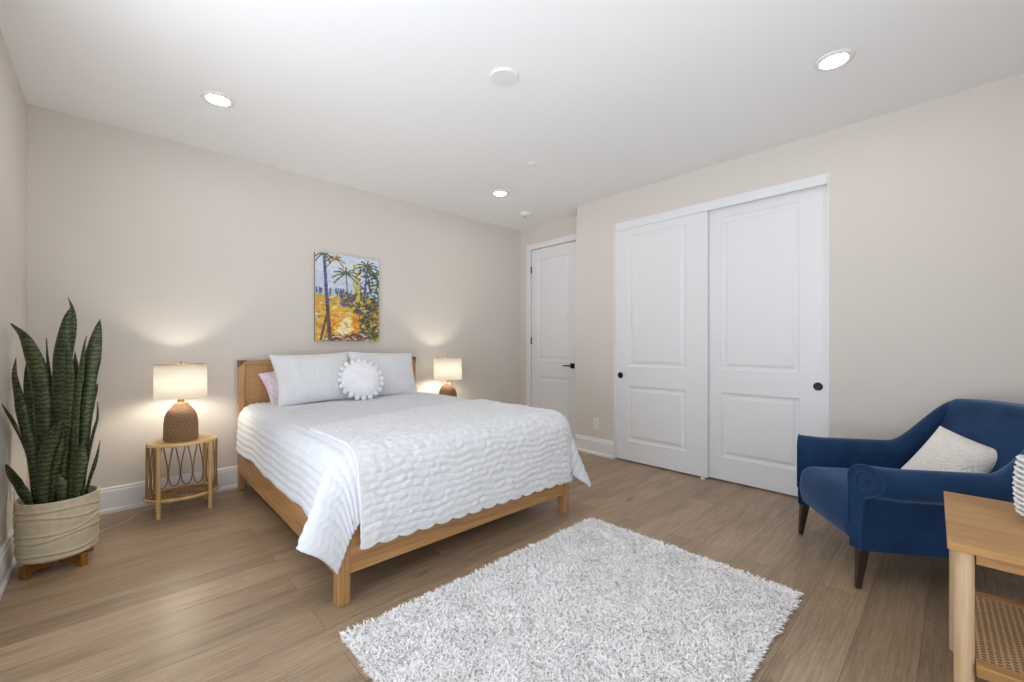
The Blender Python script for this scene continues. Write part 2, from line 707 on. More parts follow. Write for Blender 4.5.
def panel_door(name, w, h, t, panels, hinge_x=0):
    """door slab with raised panels; local x = outwards from the wall (front face at x=0, slab behind), y across, z up"""
    ys = sorted({0.0, w} | {p[0] for p in panels} | {p[1] for p in panels})
    zs = sorted({0.0, h} | {p[2] for p in panels} | {p[3] for p in panels})
    mb = MB()
    for i in range(len(ys) - 1):
        for j in range(len(zs) - 1):
            y0, y1, z0, z1 = ys[i], ys[i + 1], zs[j], zs[j + 1]
            if any(abs(p[0] - y0) < 1e-6 and abs(p[1] - y1) < 1e-6 and abs(p[2] - z0) < 1e-6 and abs(p[3] - z1) < 1e-6 for p in panels):
                steps = [(0, 0), (0.007, 0.007), (0.018, 0.009), (0.030, 0.010), (0.052, 0.003), (0.056, 0.0025)]
                rings = [[(d, y0 + o, z0 + o), (d, y1 - o, z0 + o), (d, y1 - o, z1 - o), (d, y0 + o, z1 - o)] for o, d in steps]
                mb.loft(rings, cap0=False)
            else:
                mb.add([(0, y0, z0), (0, y1, z0), (0, y1, z1), (0, y0, z1)], [(0, 1, 2, 3)])
    mb.add([(0, 0, 0), (0, w, 0), (0, w, h), (0, 0, h), (t, 0, 0), (t, w, 0), (t, w, h), (t, 0, h)],
           [(0, 4, 5, 1), (1, 5, 6, 2), (2, 6, 7, 3), (3, 7, 4, 0), (4, 7, 6, 5)])
    return mb


def weld(o):
    bm = bmesh.new()
    bm.from_mesh(o.data)
    bmesh.ops.remove_doubles(bm, verts=bm.verts, dist=1e-5)
    bmesh.ops.recalc_face_normals(bm, faces=bm.faces)
    bm.to_mesh(o.data)
    bm.free()
    return o


# far hinged door in the recess
dw = DY1 - DY0 - 0.008
d1 = weld(panel_door('door_1', dw, DZ - 0.02, 0.038, [(0.115, dw - 0.115, 0.21, 0.76), (0.115, dw - 0.115, 0.97, DZ - 0.02 - 0.135)]).build('door_1', M['white']))
d1.location = (XD + 0.012, DY0 + 0.004, 0.014)
struct(d1, 'white two-panel door with black lever in the far corner')
hd = MB().box(-0.009, 0.0, 0.030, 0.092, 0.885, 0.947).build('handle_rosette', M['black'], d1, bevel=0.002)
lv = MB().tube([(-0.008, 0.061, 0.916), (-0.05, 0.061, 0.916)], 0.009, 10)
lv.tube([(-0.046, 0.055, 0.916), (-0.048, 0.10, 0.916), (-0.046, 0.178, 0.916)], [0.009, 0.009, 0.007], 10)
lv.build('handle_lever', M['black'], d1, smooth=True)
for z in (0.20, 1.18, 2.12):
    MB().tube([(-0.006, dw + 0.002, z), (-0.006, dw + 0.002, z + 0.09)], 0.009, 10).build('hinge', M['black'], d1, auto=40)
cs = MB()
CW = 0.072
cs.box(XD - 0.016, XD, DY1, DY1 + CW, 0, DZ + CW)
cs.box(XD - 0.016, XD, DY0 - CW, DY0, 0, DZ + CW)
cs.box(XD - 0.016, XD, DY0, DY1, DZ, DZ + CW)
struct(cs.build('trim_1', M['white'], bevel=0.004), 'white casing around the far door')

# sliding closet doors
TOPZ = 2.395


def closet_door(name, label, y0, SW, x, stile_l, stile_r, pull_y):
    p = [(stile_r, SW - stile_l, 0.197, 0.757), (stile_r, SW - stile_l, 0.953, 2.275)]
    o = weld(panel_door(name, SW, TOPZ - 0.014, 0.036, p).build(name, M['white']))
    o.location = (x, y0, 0.014)
    struct(o, label)
    mb = MB()
    n = 28
    rings = []
    for r, d in ((0.0305, 0.0), (0.0305, -0.004), (0.026, -0.006), (0.024, -0.001), (0.022, -0.0005), (0.004, -0.0005)):
        rings.append([(d - 0.0005, pull_y + r * math.cos(2 * PI * k / n), 0.858 + r * math.sin(2 * PI * k / n)) for k in range(n)])
    mb.loft(rings, cap0=False)
    mb.build('flush_pull', M['black'], o, auto=40)
    return o


closet_door('door_2', 'white sliding closet door with round black pull at its left', CLO[1] - 0.944, 0.940, XR + 0.014, 0.150, 0.190, 0.940 - 0.064)
closet_door('door_3', 'white sliding closet door with round black pull at its right', CLO[0] + 0.004, 0.950, XR + 0.056, 0.185, 0.190, 0.072)
hdm = MB().box(XR + 0.002, XR + 0.012, CLO[0] + 0.012, CLO[1] - 0.012, 2.362, CLO[2])
hdm.box(XR + 0.012, XR + 0.11, CLO[0] + 0.012, CLO[1] - 0.012, TOPZ + 0.012, CLO[2])
struct(hdm.build('trim_2', M['white'], bevel=0.002), 'white head fascia over the closet doors')
jm = MB().box(XR - 0.001, XR + 0.115, CLO[0], CLO[0] + 0.010, 0, CLO[2] - 0.001)
struct(jm.build('trim_3', M['white']), 'white jamb at the right of the closet')
jm = MB().box(XR - 0.001, XR + 0.115, CLO[1] - 0.010, CLO[1], 0, CLO[2] - 0.001)
struct(jm.build('trim_4', M['white']), 'white jamb at the left of the closet')
g = MB().box(-0.012, 0.012, -0.02, 0.02, 0, 0.004).box(-0.003, 0.003, -0.016, 0.016, 0.004, 0.012).build('door_guide', M['plastic'], loc=(XR + 0.002, 1.56, 0), bevel=0.001)
tag(g, 'small white plastic floor guide where the two closet doors overlap', 'door guide')


def outlet(label, loc, rz):
    o = thing('wall_outlet', label, 'outlet', loc, rz)      # local: plate faces -y
    MB().box(-0.036, 0.036, -0.006, 0, -0.058, 0.058).build('cover_plate', M['plastic'], o, bevel=0.003)
    for z in (-0.02, 0.02):
        MB().box(-0.017, 0.017, -0.009, -0.005, z - 0.014, z + 0.014).build('receptacle', M['plastic'], o, bevel=0.003)
        m = MB().box(-0.0075, -0.0055, -0.0095, -0.0085, z - 0.004, z + 0.005).box(0.0055, 0.0075, -0.0095, -0.0085, z - 0.004, z + 0.005)
        m.box(-0.002, 0.002, -0.0095, -0.0085, z - 0.011, z - 0.008)
        m.build('slots', M['dark'], o)
    return o


outlet('white wall outlet low between the far door and the closet', (XR, 2.69, 0.335), -PI / 2)
ol = outlet('white wall outlet low on left wall behind the plant', (XL, 3.55, 0.40), PI / 2)


# ------------------------------------------------------------------ ceiling fixtures
def recessed(label, x, y):
    o = thing('recessed_light', label, 'ceiling light', (x, y, H), group='recessed lights in the ceiling')
    MB().lathe([(0.060, -0.004), (0.064, -0.010), (0.088, -0.006), (0.092, 0.0), (0.060, 0.0)], 48, cap0=False, cap1=False).build('trim_ring', M['plastic'], o, smooth=True)
    MB().lathe([(0.0605, -0.002), (0.0605, -0.005), (0.001, -0.006)], 48, cap0=True, cap1=True).build('diffuser', M['led'], o)
    return o


recessed('lit round recessed light above the snake plant and bedside lamp', 0.485, 3.224)
recessed('lit round recessed light near the far corner, before the far door', 2.885, 3.235)
recessed('lit round recessed light added out of view above the floor between left wall and rug', 0.485, 0.473)  # unseen fourth light completing the grid, added to brighten the room
recessed('lit round recessed light largest in view, high at right before the closet', 2.866, 0.473)
o = thing('ceiling_sensor', 'flat round white blank disc mid ceiling above the rug and bed', 'ceiling disc', (1.653, 1.819, H))
MB().lathe([(0.082, 0), (0.082, -0.008), (0.078, -0.012), (0.001, -0.013)], 48, cap0=False).build('cover', M['plastic'], o, auto=35)
MB().lathe([(0.088, 0), (0.088, -0.003), (0.080, -0.004)], 48, cap0=False, cap1=False).build('rim', M['plastic'], o, auto=35)
o = thing('sprinkler_cover', 'small flat white sprinkler cap, smallest disc on the ceiling', 'sprinkler', (2.623, 2.528, H))
MB().lathe([(0.040, -0.004), (0.040, -0.007), (0.036, -0.009), (0.001, -0.009)], 32, cap0=True).build('cap', M['plastic'], o, auto=35)
MB().lathe([(0.046, 0), (0.046, -0.004), (0.030, -0.004)], 32, cap0=False, cap1=False).build('ring', M['plastic'], o, auto=35)
o = thing('smoke_detector', 'white domed smoke detector on ceiling nearest the far door', 'smoke detector', (3.545, 3.515, H))
MB().lathe([(0.065, 0), (0.065, -0.014), (0.060, -0.018)], 40, cap0=False).build('base', M['plastic'], o, auto=35)
MB().lathe([(0.056, -0.018), (0.054, -0.032), (0.044, -0.040), (0.001, -0.041)], 40, cap0=False).build('dome', M['plastic'], o, auto=35)
MB().lathe([(0.010, -0.0405), (0.010, -0.043), (0.001, -0.043)], 16, cy=0.02, cap0=False).build('test_button', M['dark'], o)

# ------------------------------------------------------------------ bed
BX0, BX1, BY0, BY1 = 0.732, 2.356, 1.915, 4.085
BED_TURN = Matrix.Translation((BX0, BY0, 0)) @ Matrix.Rotation(math.radians(-0.4), 4, 'Z') @ Matrix.Translation((-BX0, -BY0, 0))
bed = thing('bed', 'queen bed with oak frame and cane headboard against the back wall', 'bed')
bed.matrix_world = BED_TURN @ Matrix.Translation(((BX0 + BX1) / 2, BY0, 0))
bw = (BX1 - BX0) / 2
bl = BY1 - BY0
LEG, RB, RT = 0.060, 0.135, 0.345
for sx in (-1, 1):
    x0, x1 = sorted((sx * (bw - 0.003), sx * (bw - LEG)))
    MB().box(x0, x1, 0.001, LEG, 0, RT - 0.03).build('leg', M['oak_z'], bed, bevel=0.004)
    hx0, hx1 = sorted((sx * bw, sx * (bw - 0.045)))
    MB().box(hx0, hx1, bl - 0.055, bl, 0, 1.055).build('headboard_post', M['oak_z'], bed, bevel=0.006)
    rx0, rx1 = sorted((sx * (bw - 0.004), sx * (bw - 0.030)))
    MB().box(rx0, rx1, LEG, bl - 0.055, RB, RT).build('side_rail', M['oak_y'], bed, bevel=0.003)
MB().box(-bw + LEG, bw - LEG, 0.004, 0.032, RB, RT).build('foot_rail', M['oak'], bed, bevel=0.003)
MB().box(-bw + 0.03, bw - 0.03, 0.03, bl - 0.06, 0.20, 0.245).build('slat_base', M['oak'], bed)
hb = MB().box(-bw + 0.045, bw - 0.045, bl - 0.052, bl - 0.003, 1.02, 1.055).build('headboard_rail', M['oak'], bed, bevel=0.005)
MB().box(-bw + 0.045, bw - 0.045, bl - 0.052, bl - 0.003, 0.25, 0.36).build('headboard_rail', M['oak'], bed, bevel=0.004)
MB().box(-bw + 0.045, bw - 0.045, bl - 0.036, bl - 0.018, 0.36, 1.02).build('cane_panel', M['cane'], bed)
for sx in (-1, 1):
    q = MB()
    k = 0.058
    q.prism([(sx * (bw + 0.002), 1.0575 - k), (sx * (bw + 0.002), 1.0575), (sx * (bw - k), 1.0575)], 1, bl - 0.058, bl + 0.003)
    q.build('corner_cap', M['cap'], bed, bevel=0.003)

# ------------------------------------------------------------------ draped cloths
def fold(e, r):
    """horizontal run and drop of a cloth that passes e beyond the start of a rounded edge"""
    h = np.where(e <= 0, 0, np.where(e < r * PI / 2, r * np.sin(np.clip(e / r, 0, PI / 2)), r))
    d = np.where(e <= 0, 0, np.where(e < r * PI / 2, r * (1 - np.cos(np.clip(e / r, 0, PI / 2))), r + e - r * PI / 2))
    return h, d


def grid_normals(A):
    du = np.gradient(A, axis=0)
    dv = np.gradient(A, axis=1)
    n = np.cross(du, dv)
    return n / (np.linalg.norm(n, axis=2, keepdims=True) + 1e-9)


def drape(a, b, x0, x1, y0, zt, r, flareL=None, flareR=None, side=0.0, front=0.0, lim=9.0):
    """flat cloth coordinates (a across, b along) laid over a rounded box; y0 is the foot edge"""
    ex0 = (x0 + r) - a
    ex1 = a - (x1 - r)
    ey = (y0 + r) - b
    ex = np.maximum(np.maximum(ex0, ex1), 0)
    sgn = np.where(ex1 > 0, 1.0, -1.0)
    eyp = np.maximum(ey, 0)
    e = np.minimum(np.hypot(ex, eyp), np.maximum(lim, np.maximum(ex, eyp)))
    th = np.arctan2(eyp, ex + 1e-9)
    h, d = fold(e, r)
    t = np.clip(d / 0.45, 0, 1.3)
    fl = np.zeros_like(e)
    both = (ex > 0) & (eyp > 0)
    for cond, f in ((sgn < 0, flareL), (sgn > 0, flareR)):
        if f is not None:
            fl = np.where(both & cond, f(th) * t ** 1.2, fl)
    fl = np.where(~both & (ex > 0), side * t, fl)
    fl = np.where(~both & (eyp > 0), front * t, fl)
    hh = h + fl
    dx = np.where(e > 0, np.cos(th), 0) * np.where(ex > 0, sgn, 0) * hh
    dy = -np.where(eyp > 0, np.sin(th), 0) * hh
    cx = np.clip(a, x0 + r, x1 - r)
    cy = np.maximum(b, y0 + r)
    return np.stack([cx + dx, cy + dy, zt - d], axis=2)


# the quilt
QX0, QX1, QY0, QZ, QR = 0.728, 2.362, 1.898, 0.694, 0.112
nu, nv = 300, 300
U, V = np.meshgrid(np.linspace(0, 1, nu), np.linspace(0, 1, nv), indexing='ij')     # u across, v head to foot
dl = 0.298 + 0.030 * V
dr = 0.320
df = 0.28
a = (QX0 - dl) + U * ((QX1 + dr) - (QX0 - dl))
b = 3.98 + V * ((QY0 - df) - 3.98)
bump = lambda th, c, w: np.exp(-((th - math.radians(c)) / math.radians(w)) ** 2)
A = drape(a, b, QX0, QX1, QY0, QZ, QR,
          lambda th: 0.012 + 0.175 * np.where(th < math.radians(13), bump(th, 13, 6), bump(th, 13, 22)),
          lambda th: 0.012 + 0.15 * bump(th, 38, 14), 0.022, 0.004)
# soft crown of the bed, slight lumps, wavy hem
A[..., 2] += np.where(A[..., 2] > QZ - 0.05, 0.012 * np.sin(A[..., 1] * 3.1 + 0.6) * np.sin(A[..., 0] * 2.3), 0)
hang = np.clip((QZ - A[..., 2]) / 0.4, 0, 1)
A[..., 0] -= np.where(a < QX0, hang * 0.008 * np.sin(b * 7.0) + hang * 0.003 * np.sin(b * 23.0), 0)
A[..., 2] += hang * (0.008 * np.sin(b * 11 + 1.0)) * np.where(a < QX0, 1, 0)
N = grid_normals(A)
if N[nu // 2, nv // 3, 2] < 0:
    N = -N
chan = np.abs(np.sin(PI * a / 0.046))
wob = np.sin(b * 150 + 2.2 * np.sin(a * 60))
A = A + N * (0.0078 * chan ** 0.6 + 0.0010 * wob)[..., None]
quilt = MB().grid(A).build('quilt', M['quilt'], smooth=True, solid=0.010)
quilt.matrix_world = BED_TURN
tag(quilt, 'white channel-stitched quilt covering the bed, corners hanging down', 'quilt')

# the throw
TX0, TX1, TY0, TZ, TR = 0.70, 2.388, 1.872, 0.718, 0.14
nu, nv = 330, 260
U, V = np.meshgrid(np.linspace(0, 1, nu), np.linspace(0, 1, nv), indexing='ij')
back = 2.50 + 0.33 * np.sin(np.clip(U, 0, 1) * PI * 0.62) ** 0.8
hem = 1.47 - 0.02 * U
bb = back + V * (hem - back)
left = 0.797 + 0.022 * V + 0.006 * np.sin(bb * 9.0)
aa = left + U * (2.80 - left)
# scalloped hem and edge
sc = np.abs(np.sin(PI * (aa - 0.8) / 0.105))
bb = bb - (V ** 8) * 0.018 * (sc ** 0.7 - 0.5)
B = drape(aa, bb, TX0 - 0.5, TX1, TY0, TZ, TR, None, lambda th: 0.02 * np.sin(2 * th) ** 2, 0.02, 0.0, 0.50)
N = grid_normals(B)
if N[nu // 3, nv // 4, 2] < 0:
    N = -N
rowh, pw = 0.040, 0.064
bw_ = bb + 0.009 * np.sin(aa * 11.0 + 1.3 * np.sin(bb * 17)) + 0.005 * np.sin(aa * 31 + bb * 9)
row = np.floor(bw_ / rowh)
fv = bw_ / rowh - row
ph = aa / pw + 0.5 * (row % 2) + 0.12 * np.sin(row * 2.7)
puff = (np.sin(PI * np.clip(fv, 0, 1)) ** 0.55) * (0.45 + 0.55 * np.abs(np.sin(PI * ph)) ** 0.7)
nz = np.array([noise.noise(Vector((x * 6, y * 6, 0.3))) for x, y in zip(aa.ravel(), bb.ravel())]).reshape(aa.shape)
nz2 = np.array([noise.noise(Vector((x * 42, y * 42, 4.3))) for x, y in zip(aa.ravel(), bb.ravel())]).reshape(aa.shape)
edge = np.minimum(1, np.minimum(U, 1 - U) * 30) * np.minimum(1, np.minimum(V, 1 - V) * 22)
B = B + N * ((0.0078 * puff + 0.006 * nz + 0.004 * nz2) * (0.35 + 0.65 * edge))[..., None]
throw = MB().grid(B).build('throw_blanket', M['blanket'], smooth=True, solid=0.016)
throw.matrix_world = BED_TURN
tag(throw, 'plush white bubble-knit throw with scalloped hem over the bed foot', 'blanket')


# ------------------------------------------------------------------ pillows
def pillow_mesh(w, h, t, n=64, disp=None, ear=0.05, flat=0.35, sag=0.0):
    """soft rectangular pillow, local x = width, y = height, z = thickness"""
    u = np.linspace(-1, 1, n)
    U, V = np.meshgrid(u, u, indexing='ij')
    body = np.clip((1 - np.abs(U) ** 2.4), 0, 1) ** 0.55 * np.clip((1 - np.abs(V) ** 2.4), 0, 1) ** 0.55
    pin = 1 - ear * (1 - np.abs(V) ** 2)
    pin2 = 1 - ear * (1 - np.abs(U) ** 2)
    X = U * w / 2 * pin
    Y = V * h / 2 * pin2 - sag * (1 - U ** 2) * (V > 0)
    out = MB()
    for s in (1, -1):
        Z = s * t / 2 * body
        if disp is not None:
            Z = Z + s * disp(X, Y, U, V) * body
        out.grid(np.stack([X, Y, Z], axis=2))
    return out


def place(o, loc, lean, yaw=0.0, roll=0.0):
    """stand a pillow up: roll in its own plane, lean back from the vertical, turn about z"""
    m = Matrix.Translation(loc) @ Matrix.Rotation(yaw, 4, 'Z') @ Matrix.Rotation(PI / 2 - lean, 4, 'X') @ Matrix.Rotation(roll, 4, 'Z')
    o.matrix_world = m
    return o


tucks = lambda X, Y, U, V: 0.0055 * np.abs(np.sin(PI * X / 0.026)) ** 0.6 + 0.004 * np.sin(X * 18 + Y * 9)
p = weld(pillow_mesh(0.665, 0.46, 0.19, 170, tucks, 0.075).build('bed_pillow', M['sham'], smooth=True))
place(p, (1.266, 3.795, 0.902), math.radians(24), math.radians(2), math.radians(1.5))
tag(p, 'white pintucked sham leaning on the headboard, left of the pair', 'pillow', 'white pintucked shams')
p2 = p.copy()
COL.objects.link(p2)
place(p2, (1.905, 3.815, 0.902), math.radians(22), math.radians(-2), math.radians(-2.0))
tag(p2, 'white pintucked sham leaning on the headboard, right of the pair', 'pillow', 'white pintucked shams')
crump = lambda X, Y, U, V: 0.012 * np.sin(X * 30 + Y * 22) + 0.008 * np.sin(Y * 41 - X * 13)
p = weld(pillow_mesh(0.56, 0.36, 0.12, 60, crump, 0.09).build('bed_pillow', M['pink'], smooth=True))
place(p, (1.180, 3.925, 0.842), math.radians(16), math.radians(-3), math.radians(14))
tag(p, 'pale pink printed pillow peeking out behind the left white sham', 'pillow')

rp = thing('round_pillow', 'round white pillow with pompom edge in front of the shams', 'pillow', (1.590, 3.56, 0.715))
rp.rotation_euler = (PI / 2 - math.radians(28), 0, math.radians(-8))
n = 64
RR = 0.168
mb = MB()
prof = []
for k in range(41):
    al = -PI / 2 + PI * k / 40
    prof.append((max(0.0008, RR * math.cos(al) ** 0.62), 0.062 * math.sin(al) * (1 if k < 20 else 1.0)))
mb.lathe(prof, n, cy=RR + 0.018)
mb.build('cushion', fabric('white_plush_round', (236, 237, 241), 300, 0.4, sheen=0.3), rp, smooth=True)
for k in range(20):
    an = 2 * PI * k / 20
    bmq = bmesh.new()
    bmesh.ops.create_icosphere(bmq, subdivisions=3, radius=0.0235)
    for vv in bmq.verts:
        vv.co *= 1 + 0.10 * noise.noise(vv.co * 140 + Vector((k, 0, 0)))
    me = bpy.data.meshes.new('pompom')
    bmq.to_mesh(me)
    bmq.free()
    me.materials.append(M['pompom'])
    me.polygons.foreach_set('use_smooth', [True] * len(me.polygons))
    q = bpy.data.objects.new('pompom', me)
    COL.objects.link(q)
    q.parent = rp
    q.location = ((RR + 0.012) * math.cos(an), RR + 0.018 + (RR + 0.012) * math.sin(an), 0.0)

# ------------------------------------------------------------------ painting
PW, PH, PD = 0.626, 0.825, 0.034
art = thing('canvas_painting', 'unframed palm garden painting hung over the bed', 'painting', (1.673, YB, 1.222))
MB().box(-PW / 2 + 0.003, PW / 2 - 0.003, -PD + 0.003, -0.001, 0.003, PH - 0.003).build('stretcher', plain('raw_canvas', (196, 186, 166), 0.9), art)
gx, gy = 110, 142
P = np.zeros((gy, gx, 3))
xs, ys = np.meshgrid((np.arange(gx) + 0.5) / gx, 1 - (np.arange(gy) + 0.5) / gy)    # ys: 0 = top row of the picture
ys = 1 - (1 - ys) if False else ys
top = 1 - ys
X_, Y_ = xs, (np.arange(gy)[:, None] + 0.5) / gy + 0 * xs                            # Y_ from bottom (0) to top (1)
D = 1 - Y_                                                                           # depth from the top
P[:] = (206, 214, 226)
P[D > 0.20] = (196, 206, 222)
P[(D > 0.40) & (X_ < 0.6)] = (176, 190, 214)
P[D > 0.47] = (198, 162, 68)
P[D > 0.56] = (220, 174, 58)


def dab(cx, cy, rx, ry, col, ang=0.0, amt=1.0):
    c, s = math.cos(ang), math.sin(ang)
    dx, dy = X_ - cx, (D - cy) * PH / PW
    u, v = (dx * c + dy * s) / rx, (-dx * s + dy * c) / ry
    m = (u * u + v * v) < 1
    P[m] = P[m] * (1 - amt) + np.array(col) * amt


pr = random.Random(3)
cho = pr.choice
for _ in range(90):
    dab(pr.random(), pr.uniform(0, 0.45), pr.uniform(.02, .06), .012, cho([(222, 226, 232), (190, 204, 226), (226, 222, 214), (170, 190, 218)]), pr.uniform(-.5, .5), .7)
for _ in range(26):
    dab(pr.uniform(0, .6), pr.uniform(.40, .47), .012, pr.uniform(.02, .05), cho([(70, 92, 120), (84, 110, 92), (110, 130, 160)]))
for _ in range(230):
    dab(pr.random(), pr.uniform(.48, 1), pr.uniform(.02, .06), pr.uniform(.008, .02), cho([(222, 178, 70), (200, 152, 62), (230, 200, 116), (160, 130, 76), (146, 140, 84), (206, 136, 66), (236, 220, 168), (132, 118, 130), (214, 206, 196)]), pr.uniform(-.7, .7), .85)
for _ in range(150):       # dark planting at the right
    dab(pr.uniform(.66, 1), pr.uniform(.12, .55), pr.uniform(.02, .07), pr.uniform(.008, .022), cho([(52, 74, 58), (70, 96, 62), (44, 58, 76), (96, 116, 70), (60, 76, 104), (130, 140, 80)]), pr.uniform(-1.4, 1.4), .9)
for _ in range(36):
    dab(pr.uniform(.70, 1), pr.uniform(.04, .5), pr.uniform(.015, .03), .014, cho([(206, 214, 228), (196, 206, 226)]), pr.uniform(-1, 1), .9)
for _ in range(230):
    dab(pr.uniform(.60, 1), pr.uniform(.55, 1), pr.uniform(.02, .06), pr.uniform(.01, .02), cho([(54, 70, 50), (78, 92, 52), (112, 116, 60), (60, 66, 92), (96, 76, 96), (150, 128, 60)]), pr.uniform(-1.2, 1.2), .85)
for _ in range(60):        # yellow-green bamboo clump
    dab(pr.uniform(.57, .68), pr.uniform(.10, .52), .012, pr.uniform(.02, .05), cho([(206, 186, 74), (180, 168, 70), (226, 204, 96), (140, 142, 66)]), pr.uniform(-.3, .3))
for _ in range(70):        # shrubs mid-distance
    dab(pr.uniform(.38, .62), pr.uniform(.44, .60), pr.uniform(.015, .03), .018, cho([(70, 80, 110), (96, 96, 132), (110, 84, 74), (84, 104, 70), (140, 132, 150)]), pr.uniform(-1, 1))
for _ in range(40):        # path
    dab(pr.gauss(.44, .06), pr.uniform(.74, .92), pr.uniform(.03, .07), .022, cho([(242, 222, 160), (246, 230, 184), (236, 204, 120)]), pr.uniform(-.3, .3))
for _ in range(60):
    dab(pr.choice([pr.uniform(.24, .34), pr.uniform(.56, .66)]), pr.uniform(.70, .9), pr.uniform(.02, .04), .016, cho([(232, 150, 36), (238, 174, 46), (214, 116, 36)]), pr.uniform(-.8, .8))
for _ in range(60):
    dab(pr.uniform(.25, .8), pr.uniform(.92, 1.0), pr.uniform(.02, .06), .012, cho([(96, 66, 74), (70, 54, 76), (150, 110, 110), (214, 196, 190), (120, 60, 50)]), pr.uniform(-.6, .6))


def frond_palm(cx, cy, L, cols, n=9, droop=0.10):
    for k in range(n):
        an = PI * (-0.16 + 1.32 * k / (n - 1))
        an += pr.uniform(-.1, .1)
        for s in range(14):
            q = s / 13
            x = cx + math.cos(an) * L * q
            y = cy - math.sin(an) * L * .62 * q + droop * q * q * 0.55
            dab(x, y, .030 * (1 - .55 * q), .0105, cho(cols), -an + .9 * (q if math.cos(an) > 0 else -q), .95)


for i in range(60):        # centre palm trunk
    dab(.46 + .03 * i / 60, .22 + .36 * i / 60, .010, .014, cho([(96, 104, 84), (120, 110, 90), (80, 84, 96)]))
frond_palm(.46, .21, .21, [(62, 86, 58), (88, 110, 70), (110, 128, 92), (70, 84, 80)])
frond_palm(.30, .05, .14, [(126, 128, 62), (196, 140, 70), (90, 104, 66)], 7)
frond_palm(.80, .10, .20, [(74, 94, 60), (110, 120, 66), (52, 70, 62)], 9)
frond_palm(.12, .01, .12, [(70, 90, 66), (90, 104, 70)], 6)
for i in range(80):        # leaning violet trunk
    q = i / 79
    dab(.13 + .085 * q ** 1.2, .0 + .98 * q, .022 + .012 * q, .014, cho([(92, 84, 132), (112, 98, 140), (72, 62, 98)] if q < .6 else [(92, 76, 70), (74, 58, 56), (112, 92, 80)]))
for i in range(40):
    q = i / 39
    dab(.17 - .09 * q, .70 + .28 * q, .018, .014, cho([(86, 70, 70), (104, 84, 74)]))
for i in range(50):
    q = i / 49
    dab(.80 - .06 * q, .12 + .40 * q, .012, .014, cho([(84, 88, 124), (66, 70, 92)]))
P = np.clip(P + rng.normal(0, 7, P.shape), 0, 255)
cvs = MB()
vx = np.linspace(-PW / 2, PW / 2, gx + 1)
vz = np.linspace(0, PH, gy + 1)
G = np.stack(np.broadcast_arrays(vx[None, :], -PD, vz[:, None]), axis=2)
cvs.grid(G)
nf = len(cvs.f)
for (xa, za, xb, zb) in ((-PW / 2, 0, -PW / 2, PH), (PW / 2, 0, PW / 2, PH), (-PW / 2, 0, PW / 2, 0), (-PW / 2, PH, PW / 2, PH)):
    cvs.add([(xa, -PD, za), (xb, -PD, zb), (xb, -0.002, zb), (xa, -0.002, za)], [(0, 1, 2, 3)])
co = cvs.build('canvas', M['paint'], art, recalc=False)
attr = co.data.color_attributes.new('paint', 'FLOAT_COLOR', 'CORNER')
cols = np.ones((len(co.data.loops), 4))
C = P / 255.0
C = np.where(C <= 0.04045, C / 12.92, ((C + 0.055) / 1.055) ** 2.4)
flat = C.reshape(-1, 3)
li = np.zeros(len(co.data.loops), dtype=int)
for pi_, poly in enumerate(co.data.polygons):
    for l in poly.loop_indices:
        cols[l, :3] = flat[pi_] if pi_ < nf else (0.25, 0.24, 0.18)
attr.data.foreach_set('color', cols.ravel())

# ------------------------------------------------------------------ nightstands and lamps
nt = thing('nightstand', 'oval rattan nightstand with looped cane sides, left of the bed', 'nightstand', (0.370, 3.86, 0), group='rattan nightstands')
NA, NB, NH = 0.205, 0.158, 0.500


def oval(a_, b_, z, n=72, s=1.0):
    return [(a_ * s * math.cos(2 * PI * k / n), b_ * s * math.sin(2 * PI * k / n), z) for k in range(n)]


tp = MB().loft([oval(NA, NB, NH - 0.022, s=0.97), oval(NA, NB, NH - 0.018), oval(NA, NB, NH - 0.005), oval(NA, NB, NH, s=0.98)])
tp.build('tabletop', M['rattan_top'], nt, auto=40)
LX, LY = 0.145, 0.125
for sx in (-1, 1):
    for sy in (-1, 1):
        MB().tube([(sx * LX, sy * LY, 0), (sx * LX, sy * LY, NH - 0.02)], 0.0135, 14).build('leg', M['rattan'], nt, auto=40)
sh = MB()
ZS = 0.115
for s in (1.0, 0.80, 0.60, 0.40, 0.2):
    sh.tube(oval(NA * s, NB * s, ZS, 60), 0.0085 if s == 1 else 0.006, 8, closed=True)
for k in range(10):
    an = 2 * PI * k / 10
    sh.tube([(NA * q * math.cos(an), NB * q * math.sin(an), ZS - 0.008) for q in (0.05, 0.5, 0.98)], 0.004, 6)
for k in range(16):
    a0, a1 = 2 * PI * k / 16, 2 * PI * (k + 1.6) / 16
    sh.tube([(NA * q * math.cos(a0 + (a1 - a0) * w_), NB * q * math.sin(a0 + (a1 - a0) * w_), ZS + 0.004) for q, w_ in ((0.97, 0), (0.75, .4), (0.5, .75), (0.24, 1))], 0.0045, 6)
sh.build('shelf', M['rattan_dark'], nt, smooth=True)
rim = MB().tube(oval(NA * 1.02, NB * 1.02, ZS + 0.002, 72), 0.0115, 10, closed=True)
rim.build('shelf_rim', M['rattan'], nt, smooth=True)


def side_loops(a0, a1, n):
    """a run of hanging teardrop loops along the oval between two angles"""
    m = MB()
    for k in range(n):
        c0 = a0 + (a1 - a0) * (k + 0.5) / n
        wd = (a1 - a0) / n * 0.56
        pts = []
        for j in range(33):
            t_ = 2 * PI * j / 32
            fall = (1 - math.cos(t_)) / 2
            an = c0 + wd * 1.25 * math.sin(t_) * fall ** 0.85
            pts.append((NA * 0.985 * math.cos(an), NB * 0.985 * math.sin(an), NH - 0.022 - fall * 0.345))
        m.tube(pts, 0.0042, 6)
    return m


